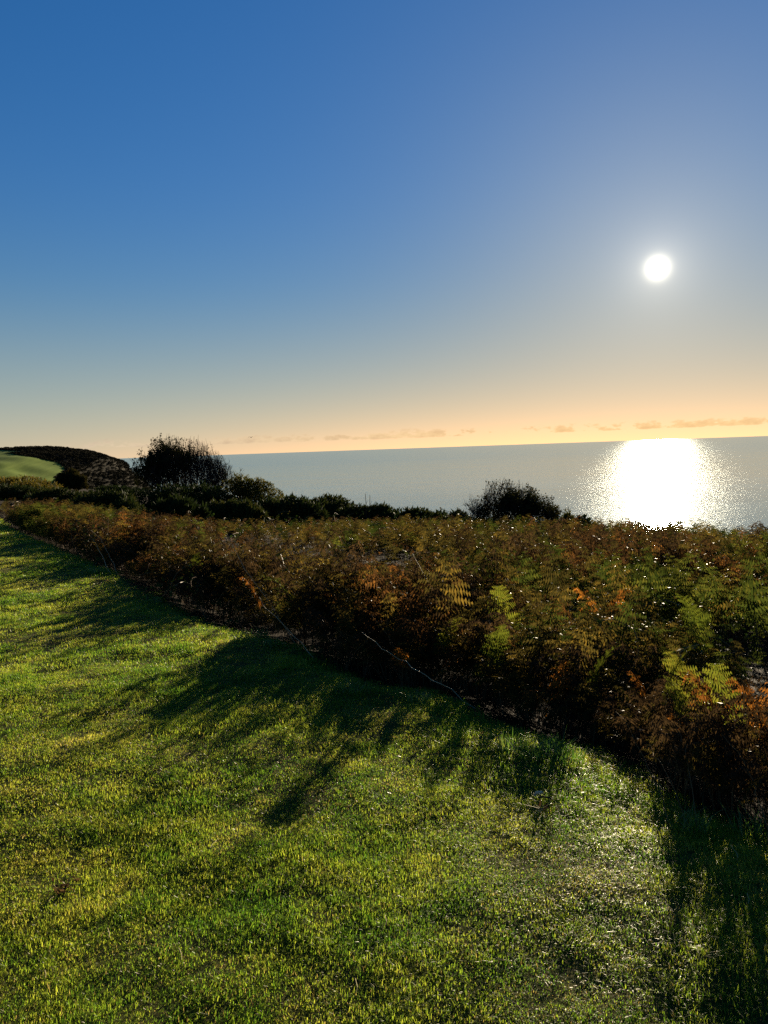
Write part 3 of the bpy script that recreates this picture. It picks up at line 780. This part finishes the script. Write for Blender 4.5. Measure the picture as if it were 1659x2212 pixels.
def twiggy(name, px0, px1, py_base_y, Y, env, label, cat, seed, limbs, twigs, leaf_w, leaf_mat, leaf_n, leaf_len, depth=0.8, rad=0.05, side=0.25, twr=0.012):
    """many-stemmed tree or bush: limbs fan from the base, upright twigs fill the outline env(u) (height in m, u in -1..1)"""
    r = np.random.default_rng(seed); xc = at_depth((px0 + px1) / 2, 1000, Y)[0]; hw = (px1 - px0) / FPX * Y / 2
    z0 = float(terrain(np.array(xc), np.array(Y)))
    e = empty(name, (xc, Y, z0 - 0.05))
    g, gt = Geo(), Geo(); LP, LD = [], []
    for k in range(limbs):
        u = (k + .5) / limbs * 2 - 1 + r.normal(0, .05); v = r.normal(0, .35)
        H = env(u) * 0.62
        b = np.array([u * hw * 0.5, v * .3, 0]); t = np.array([u * hw * 0.95, v * hw * depth, H])
        m = b * .45 + t * .55 + np.array([-u * hw * .08, 0, H * .10]) + r.normal(0, .05, 3)
        pts = [b, (b + m) / 2 + r.normal(0, .04, 3), m, (m + t) / 2 + r.normal(0, .05, 3), t]
        g.tube(pts, [rad, rad * .8, rad * .6, rad * .4, rad * .22], 5)
        for _ in range(twigs):
            q = r.uniform(.12, 1.0); i = min(int(q * 4), 3); f = q * 4 - i
            p = pts[i] * (1 - f) + pts[i + 1] * f
            ux = np.clip(p[0] / hw + r.normal(0, .16), -1, 1)
            zt = env(ux) * ((r.uniform(.68, .98) if r.random() > .12 else r.uniform(1.0, 1.10)) + .04 * math.sin(ux * 9 + seed)); ln = max(zt - p[2], .25)
            tip = np.array([ux * hw + r.normal(0, .05), p[1] + r.normal(0, .15) * hw, p[2] + ln])
            c1 = p * .65 + tip * .35 + r.normal(0, .07, 3); c2 = p * .3 + tip * .7 + r.normal(0, .06, 3)
            tp = [p, c1, c2, tip]
            gt.tube(tp, [twr, twr * .8, twr * .6, twr * .4], 3, cap=False)
            for _ in range(4):
                q2 = r.uniform(.25, .95); j = min(int(q2 * 3), 2); f2 = q2 * 3 - j
                s0 = tp[j] * (1 - f2) + tp[j + 1] * f2
                dv = np.array([r.normal(0, side), r.normal(0, side), r.uniform(.12, .42)]) * 0.9
                se = s0 + dv; se[2] = min(se[2], env(np.clip(se[0] / hw, -1, 1)) * 1.05)
                gt.tube([s0, (s0 + se) / 2 + r.normal(0, .02, 3), se], [twr * .55, twr * .45, twr * .3], 3, cap=False)
                w_ = leaf_w(se[0] / hw, se[2] / max(env(np.clip(se[0] / hw, -1, 1)), .1))
                w_ *= 0.12 + 1.25 * (vnoise(se[0] * 1.5 + seed, se[2] * 1.5 + se[1], 0.55, 5) > 0.40)
                for _ in range(int(leaf_n * w_ + r.random())):
                    f3 = r.random(); LP.append(s0 * (1 - f3) + se * f3 + r.normal(0, .035, 3)); LD.append(r.normal(size=3))
    obj('trunk', g.mesh('trunk', [M_bark], True), e)
    obj('twigs', gt.mesh('twigs', [M_twig]), e)
    LP, LD = np.array(LP), np.array(LD)
    obj('foliage', leaf_mesh('foliage', LP, LD, leaf_len * r.uniform(.6, 1.3, len(LP)), leaf_len * .36, leaf_mat, seed), e)
    tag(e, label, cat)
    return e

# the big hawthorn left of centre: leafy on the left, bare upright twigs on the right
def px_env(pts, px0, px1, Y):
    xs = np.array([p[0] for p in pts], float); ys = np.array([p[1] for p in pts], float)
    us = (xs - (px0 + px1) / 2) / ((px1 - px0) / 2)
    xc = at_depth((px0 + px1) / 2, 1000, Y)[0]; z0 = float(terrain(np.array(xc), np.array(Y))) - 0.05
    hs_ = np.array([at_depth(a, b, Y)[2] - z0 for a, b in zip(xs, ys)])
    return lambda u: float(np.interp(u, us, hs_))
Yt = 38.0
twiggy('hawthorn_tree', 286, 520, 0, Yt, px_env([(286, 1024), (296, 994), (318, 972), (342, 956), (365, 950), (385, 951), (415, 953), (440, 961), (465, 977), (492, 996), (520, 1018)], 286, 520, Yt),
       'tall dark hawthorn, leafy on its left, bare upright twigs on its right', 'tree', 401, 26, 32,
       lambda u, v: max(0.0, min(1.0, 1.05 - (u + .62) * 1.25)) * (1.0 if v < .93 else .4) + .03, M_thorn, 9, .10, .75, .05, .15, .0115)
Yb = 24.0
twiggy('thorn_bush', 988, 1216, 0, Yb, px_env([(996, 1098), (1006, 1076), (1018, 1070), (1028, 1086), (1046, 1074), (1060, 1050), (1073, 1047), (1085, 1033), (1099, 1050), (1114, 1046), (1130, 1060), (1148, 1056), (1168, 1070), (1190, 1080), (1208, 1110)], 988, 1216, Yb),
       'dark rounded thorn bush against the sea, bare twigs sticking out on its left', 'bush', 402, 20, 20,
       lambda u, v: (0.05 if u < -.62 else min(1.0, .35 + (u + .62) * 1.6)) * (1.0 if v < .92 else .35), M_thorn, 9, .07, .7, .03, .16, .008)

gorse(484, 622, 1020, 34.0, 'olive-leaved rounded shrub sloping down to the right of the tall hawthorn', 410, 8, 2600, M_sloe, lambda u: 1.0 - 0.36 * max(0, u + .35) ** 1.2 - .25 * max(0, -u - .6), .13, 'leafy_shrub', 'shrub', None)
gorse(298, 500, 1040, 33.0, 'wide gorse bush at the foot of the tall hawthorn', 411, 9, 3000)
gorse(322, 433, 1068, 21.0, 'rounded gorse bush with golden-lit top in front of the hawthorn', 412, 6, 2600)
gorse(430, 560, 1075, 24.0, 'dark gorse bush below the olive-leaved shrub', 413, 7, 2600)
gorse(540, 690, 1070, 27.0, 'dark gorse bush just right of the olive-leaved shrub', 414, 7, 2600)
gorse(640, 764, 1068, 31.0, 'gorse hedge bush left of the two bare spikes', 415, 7, 2400)
gorse(745, 858, 1081, 30.0, 'domed gorse bush beneath the two bare spikes', 416, 6, 2400, None, lambda u: .86 + .14 * max(0, u) if u < .8 else .75)
gorse(852, 970, 1096, 28.0, 'low gorse bush between the domed gorse and the thorn bush', 417, 7, 2000)
gorse(962, 1010, 1102, 26.0, 'small gorse clump at the left foot of the thorn bush', 423, 4, 1000)
gorse(160, 292, 1058, 29.0, 'low gorse bush left of the tall hawthorn', 418, 7, 2600)
gorse(60, 180, 1052, 36.0, 'spreading gorse bush below the small round tree', 419, 7, 2600)
gorse(-60, 90, 1046, 40.0, 'dark gorse bush at the left edge of the view', 420, 8, 2600)
gorse(-80, 125, 1030, 55.0, 'brown-green hedge bush under the pasture at far left', 421, 10, 3000, M_sloe, None, .2)
gorse(120, 184, 1014, 60.0, 'small round dark tree standing before the headland', 422, 5, 2400, M_thorn, lambda u: 1 - .3 * u * u, .2, 'round_tree', 'tree', None)
gorse(180, 310, 1048, 48.0, 'far gorse bush between the round tree and the hawthorn', 424, 8, 2200)
gorse(1208, 1246, 1106, 22.0, 'small leafy sprout just right of the thorn bush', 425, 3, 500, M_sloe, None, .12, 'leafy_sprout', 'plant', None)

gorse(585, 665, 1080, 30.0, 'low gorse clump in the dip right of the olive-leaved shrub', 426, 5, 1500)
gorse(828, 900, 1100, 29.0, 'low gorse clump at the right foot of the domed gorse', 427, 4, 1000)
gorse(1190, 1300, 1116, 21.0, 'low gorse fringe at the right foot of the thorn bush', 428, 6, 1200)
# two bare spikes above the domed gorse
for k, (a, b) in enumerate([((789, 1066), (790, 1086)), ((799, 1069), (795, 1086))]):
    A, B = at_depth(*a, 29.0), at_depth(*b, 29.0); B = B + np.array([0, 0, -0.8]); g = Geo()
    g.tube([B - B, (A - B) * .5 + np.array([.02, 0, 0]), A - B], [.02, .014, .008], 4)
    g.tube([(A - B) * .6, (A - B) * .75 + np.array([.08, 0, 0.02])], [.008, .004], 3)
    e = obj('bare_spike', g.mesh('bare_spike', [M_twig]), None, tuple(B))
    tag(e, ('taller, left' if k == 0 else 'shorter, right') + ' one of two bare spikes above the domed gorse', 'spike', 'bare spikes above the gorse')

# ------------------------------------------------------------------ dead canes that catch the light
CANES = [([(491, 1160), (520, 1212), (553, 1262)], 6.8, .0028, 'long pale dead cane leaning over the bracken left of centre, upper one'),
         ([(560, 1290), (575, 1315), (605, 1342), (636, 1376)], 5.95, .003, 'pale dead cane above the bright grass tuft, bent near its top'),
         ([(781, 1365), (825, 1402), (861, 1424), (905, 1450), (952, 1477)], 4.85, .003, 'longest pale dead cane crossing the dark foot of the bracken in the middle'),
         ([(200, 1164), (214, 1190), (226, 1212)], 10.5, .004, 'pale dead stem among the red bracken near the left lawn edge'),
         ([(214, 1156), (226, 1180), (238, 1206)], 10.5, .003, 'thinner dead stem right of the pale one near the left lawn edge'),
         ([(1330, 1537), (1365, 1585), (1393, 1641)], 3.4, .002, 'thin dead grass stalk hanging in the dark foot of the right bracken'),
         ([(1401, 1608), (1412, 1628), (1428, 1648)], 3.3, .002, 'short dead stalk in the dark foot of the right bracken'),
         ([(1458, 1557), (1472, 1590), (1480, 1622)], 3.3, .002, 'upright dead stalk under the yellow-green bracken at right'),
         ([(1559, 1585), (1608, 1645), (1632, 1700), (1645, 1745)], 2.95, .0022, 'long curved green-grey stalk near the right edge of the view'),
         ([(1418, 1687), (1427, 1710), (1434, 1737)], 3.1, .002, 'bent pale stalk at the lawn edge on the right')]
for pts, Y, rd, lab in CANES:
    Q = [at_depth(a, b, Y + 0.10 * (len(pts) - 1 - k)) for k, (a, b) in enumerate(pts)]
    low = Q[-1].copy(); zt = float(terrain(np.array(low[0]), np.array(low[1])))
    if low[2] > zt + 0.02:
        d = Q[-1] - Q[-2]; d = d / np.linalg.norm(d); d[2] = min(d[2], -0.45); tt = min((low[2] - zt + 0.03) / -d[2], 1.2)
        foot = low + d * tt; foot[2] = zt - 0.03; Q.append(foot)
    QQ = [Q[0]]
    for q0_, q1_ in zip(Q[:-1], Q[1:]):
        for f_ in (1 / 3, 2 / 3): QQ.append(q0_ * (1 - f_) + q1_ * f_ + np.array([rnd.gauss(0, .008), rnd.gauss(0, .008), rnd.gauss(0, .006)]))
        QQ.append(q1_)
    Q = QQ; o0 = Q[-1]; g = Geo(); m = len(Q)
    g.tube([q - o0 for q in Q], [rd * (.45 + .55 * i / (m - 1)) for i in range(m)], 5)
    for _ in range(2):
        i = rnd.randrange(1, m - 1); d = np.array([rnd.gauss(0, .5), rnd.gauss(0, .3), .6]) * rnd.uniform(.04, .1)
        g.tube([Q[i] - o0, Q[i] - o0 + d], [rd * .5, rd * .2], 3)
    tag(obj('dead_cane', g.mesh('dead_cane', [M_cane if Y > 3.6 else M_stalk]), None, tuple(o0)), lab, 'cane', 'pale dead canes in the bracken')

# ------------------------------------------------------------------ long grass tufts at the lawn's edge
def tall_tuft(seed, nb, h):
    r = np.random.default_rng(seed); g = Geo()
    for _ in range(nb):
        a, q = r.uniform(0, 6.283), 0.065 * math.sqrt(r.random()); p = np.array([q * math.cos(a), q * math.sin(a), 0])
        b = r.uniform(0, 6.283); d = np.array([math.cos(b), math.sin(b), 0]); s = np.array([-d[1], d[0], 0]); hh = h * r.uniform(.45, 1.1); ln = r.uniform(.15, .75); w = r.uniform(.0014, .0024)
        prev = None
        for t in (0, .4, .75, 1):
            c = p + d * hh * ln * t * t + np.array([0, 0, hh * t * (1 - .25 * ln * t)]); ww = w * (1 - t) ** .6
            if t == 1: g.face([prev[0], prev[1], c])
            else:
                cur = (c - s * ww, c + s * ww)
                if prev: g.face([prev[0], prev[1], cur[1], cur[0]])
                prev = cur
    return g.mesh('tall_tuft', [M_tall])
TUFTS = [(560, 1372, .20, 'bright sunlit tuft of long grass in the gap of the bracken, left of centre'),
         (520, 1385, .15, 'short leafy grass tuft just left of the bright sunlit one'),
         (585, 1395, .12, 'low yellow-green grass tuft in front of the bright sunlit one'),
         (330, 1298, .14, 'dark tuft of long grass at the lawn edge towards the left'),
         (205, 1240, .20, 'pale tuft of long grass at the far left lawn edge'),
         (1195, 1628, .17, 'brightest tuft of long grass at the lawn edge right of centre'),
         (1150, 1640, .12, 'small tuft beside the brightest long grass right of centre'),
         (1225, 1650, .13, 'yellow-lit tuft in front of the brightest long grass'),
         (1110, 1625, .14, 'shaded tuft of long grass left of the brightest one'),
         (1630, 1790, .26, 'tall shaded grass tuft at the right edge of the view'),
         (1500, 1790, .16, 'shaded grass tuft under the right bracken'),
         (905, 1510, .13, 'shaded grass tuft at the foot of the middle bracken'),
         (760, 1495, .13, 'dark grass tuft at the lawn edge in the shade, centre left')]
for k, (a, b, h, lab) in enumerate(TUFTS):
    p = gnd(a, b, 0.0); zt = float(terrain(np.array(p[0]), np.array(p[1])))
    sc2 = (1.0, 1.0, 1.0)
    e = obj('grass_tuft', tall_tuft(500 + k, 90, h * .72), None, (p[0], p[1], zt - .01)); e.scale = (1 + p[1] * .06, 1 + p[1] * .06, 1)
    tag(e, lab, 'grass', 'long grass tufts at the lawn edge')

# ------------------------------------------------------------------ small things lying on the grass
def lay(px_, py_, dz=0.02):
    p = gnd(px_, py_, 0.0); return np.array([p[0], p[1], float(terrain(np.array(p[0]), np.array(p[1]))) + dz])
M_wood = plain('pale_wood', (0.35, 0.27, 0.17), (0.55, 0.46, 0.32), 20, .6)
M_dark = plain('dark_wood', (0.020, 0.014, 0.010), (0.05, 0.035, 0.022), 20, .7)
M_straw = plain('straw', (0.20, 0.16, 0.07), (0.34, 0.28, 0.13), 12, .7, 0, .1)
def bar(name, a, b, rad, mat, lab, cat, group=None, bend=.006, sides=6, dz=.028):
    A, B = lay(*a, dz), lay(*b, dz); m = (A + B) / 2; g = Geo()
    pts = [A - m, (A - m) * .4 + np.array([0, bend, bend]), (B - m) * .4 + np.array([bend, 0, bend]), B - m]
    g.tube(pts, [rad, rad * 1.1, rad, rad * .75], sides)
    return tag(obj(name, g.mesh(name, [mat]), None, tuple(m)), lab, cat, group)
bar('wood_chip', (1154, 1730), (1173, 1725), .0075, M_wood, 'short pale wood chip lying on the sunlit grass', 'stick')
bar('stick', (1163, 1737), (1195, 1744), .004, M_dark, 'thin dark stick below the pale wood chip', 'stick')
STRAWS = [((1213, 1976), (1249, 2006)), ((1333, 2097), (1346, 2119)), ((1368, 2105), (1408, 2103)), ((1087, 2165), (1130, 2200)), ((1210, 1922), (1256, 1919)),
          ((386, 2062), (393, 2090)), ((455, 1845), (468, 1826)), ((568, 1875), (590, 1860)), ((648, 1930), (656, 1912)), ((768, 2120), (770, 2150)),
          ((800, 2133), (808, 2146)), ((832, 1985), (833, 2010)), ((395, 1648), (412, 1636)), ((205, 1660), (215, 1652)), ((95, 2100), (98, 2118)),
          ((1578, 1838), (1594, 1870)), ((1615, 1945), (1616, 1968)), ((230, 2005), (236, 2030)), ((106, 1955), (116, 1942)), ((360, 1795), (372, 1782)), ((1098, 1925), (1104, 1938)), ((608, 1398), (621, 1392))]
for a, b in STRAWS:
    bar('straw', a, b, .0012, M_straw, 'thin pale straw lying on the short grass', 'straw', 'straws scattered on the lawn', .004, 4, .026)
# crumpled clump of dry bracken litter and a dark leaf
def leaf_clump(name, pxy, n_, rad, L, mat, lab, cat, seed):
    r = np.random.default_rng(seed); p = lay(*pxy, .012)
    P = r.normal(0, rad, (n_, 3)); P[:, 2] = np.abs(P[:, 2]) * .55; D = r.normal(size=(n_, 3)); D[:, 2] = np.abs(D[:, 2]) * .5
    e = empty(name, tuple(p))
    obj('leaf', leaf_mesh('leaf', P, D, L * r.uniform(.6, 1.3, n_), L * .28, mat, seed), e)
    g = Geo()
    for _ in range(6):
        a = r.normal(0, rad * .8, 3); a[2] = abs(a[2]) * .5; b = a + r.normal(0, .03, 3); b[2] = abs(b[2])
        g.tube([a, (a + b) / 2 + r.normal(0, .004, 3), b], [.0016, .0014, .001], 3)
    obj('stem', g.mesh('stem', [M_straw]), e)
    return tag(e, lab, cat)
leaf_clump('leaf_litter', (138, 1915), 46, .022, .022, M_brown, 'crumpled clump of dry brown bracken on the grass at lower left', 'leaf litter', 601)
leaf_clump('dry_leaf', (1172, 1757), 5, .008, .035, M_brown, 'small dark dry leaf below the stick on the sunlit grass', 'leaf', 602)

# ------------------------------------------------------------------ bird far out over the sea
bp = at_depth(542.5, 945, 95.0)
bird = empty('bird', tuple(bp), 0.5)
M_bird = plain('bird_plumage', (0.03, 0.03, 0.03), (0.08, 0.08, 0.08), 30, .7)
g = Geo(); g.tube([(0, -.16, 0), (0, -.10, .01), (0, 0, .015), (0, .10, .02), (0, .15, .03), (0, .19, .025)], [.008, .035, .05, .04, .025, .005], 8)
g.face([(-.03, -.14, 0), (.03, -.14, 0), (.05, -.26, 0), (-.05, -.26, 0)])
obj('body', g.mesh('body', [M_bird], True), bird)
for s in (-1, 1):
    g = Geo()
    for z_ in (0, .008):
        g.face([(s * .03, .08, .02 + z_), (s * .2, .12, .10 + z_), (s * .38, .0, .02 + z_), (s * .2, -.02, .09 + z_), (s * .03, -.07, .02 + z_)])
    obj('wing', g.mesh('wing', [M_bird]), bird)
tag(bird, 'tiny dark bird flying above the sea horizon', 'bird')
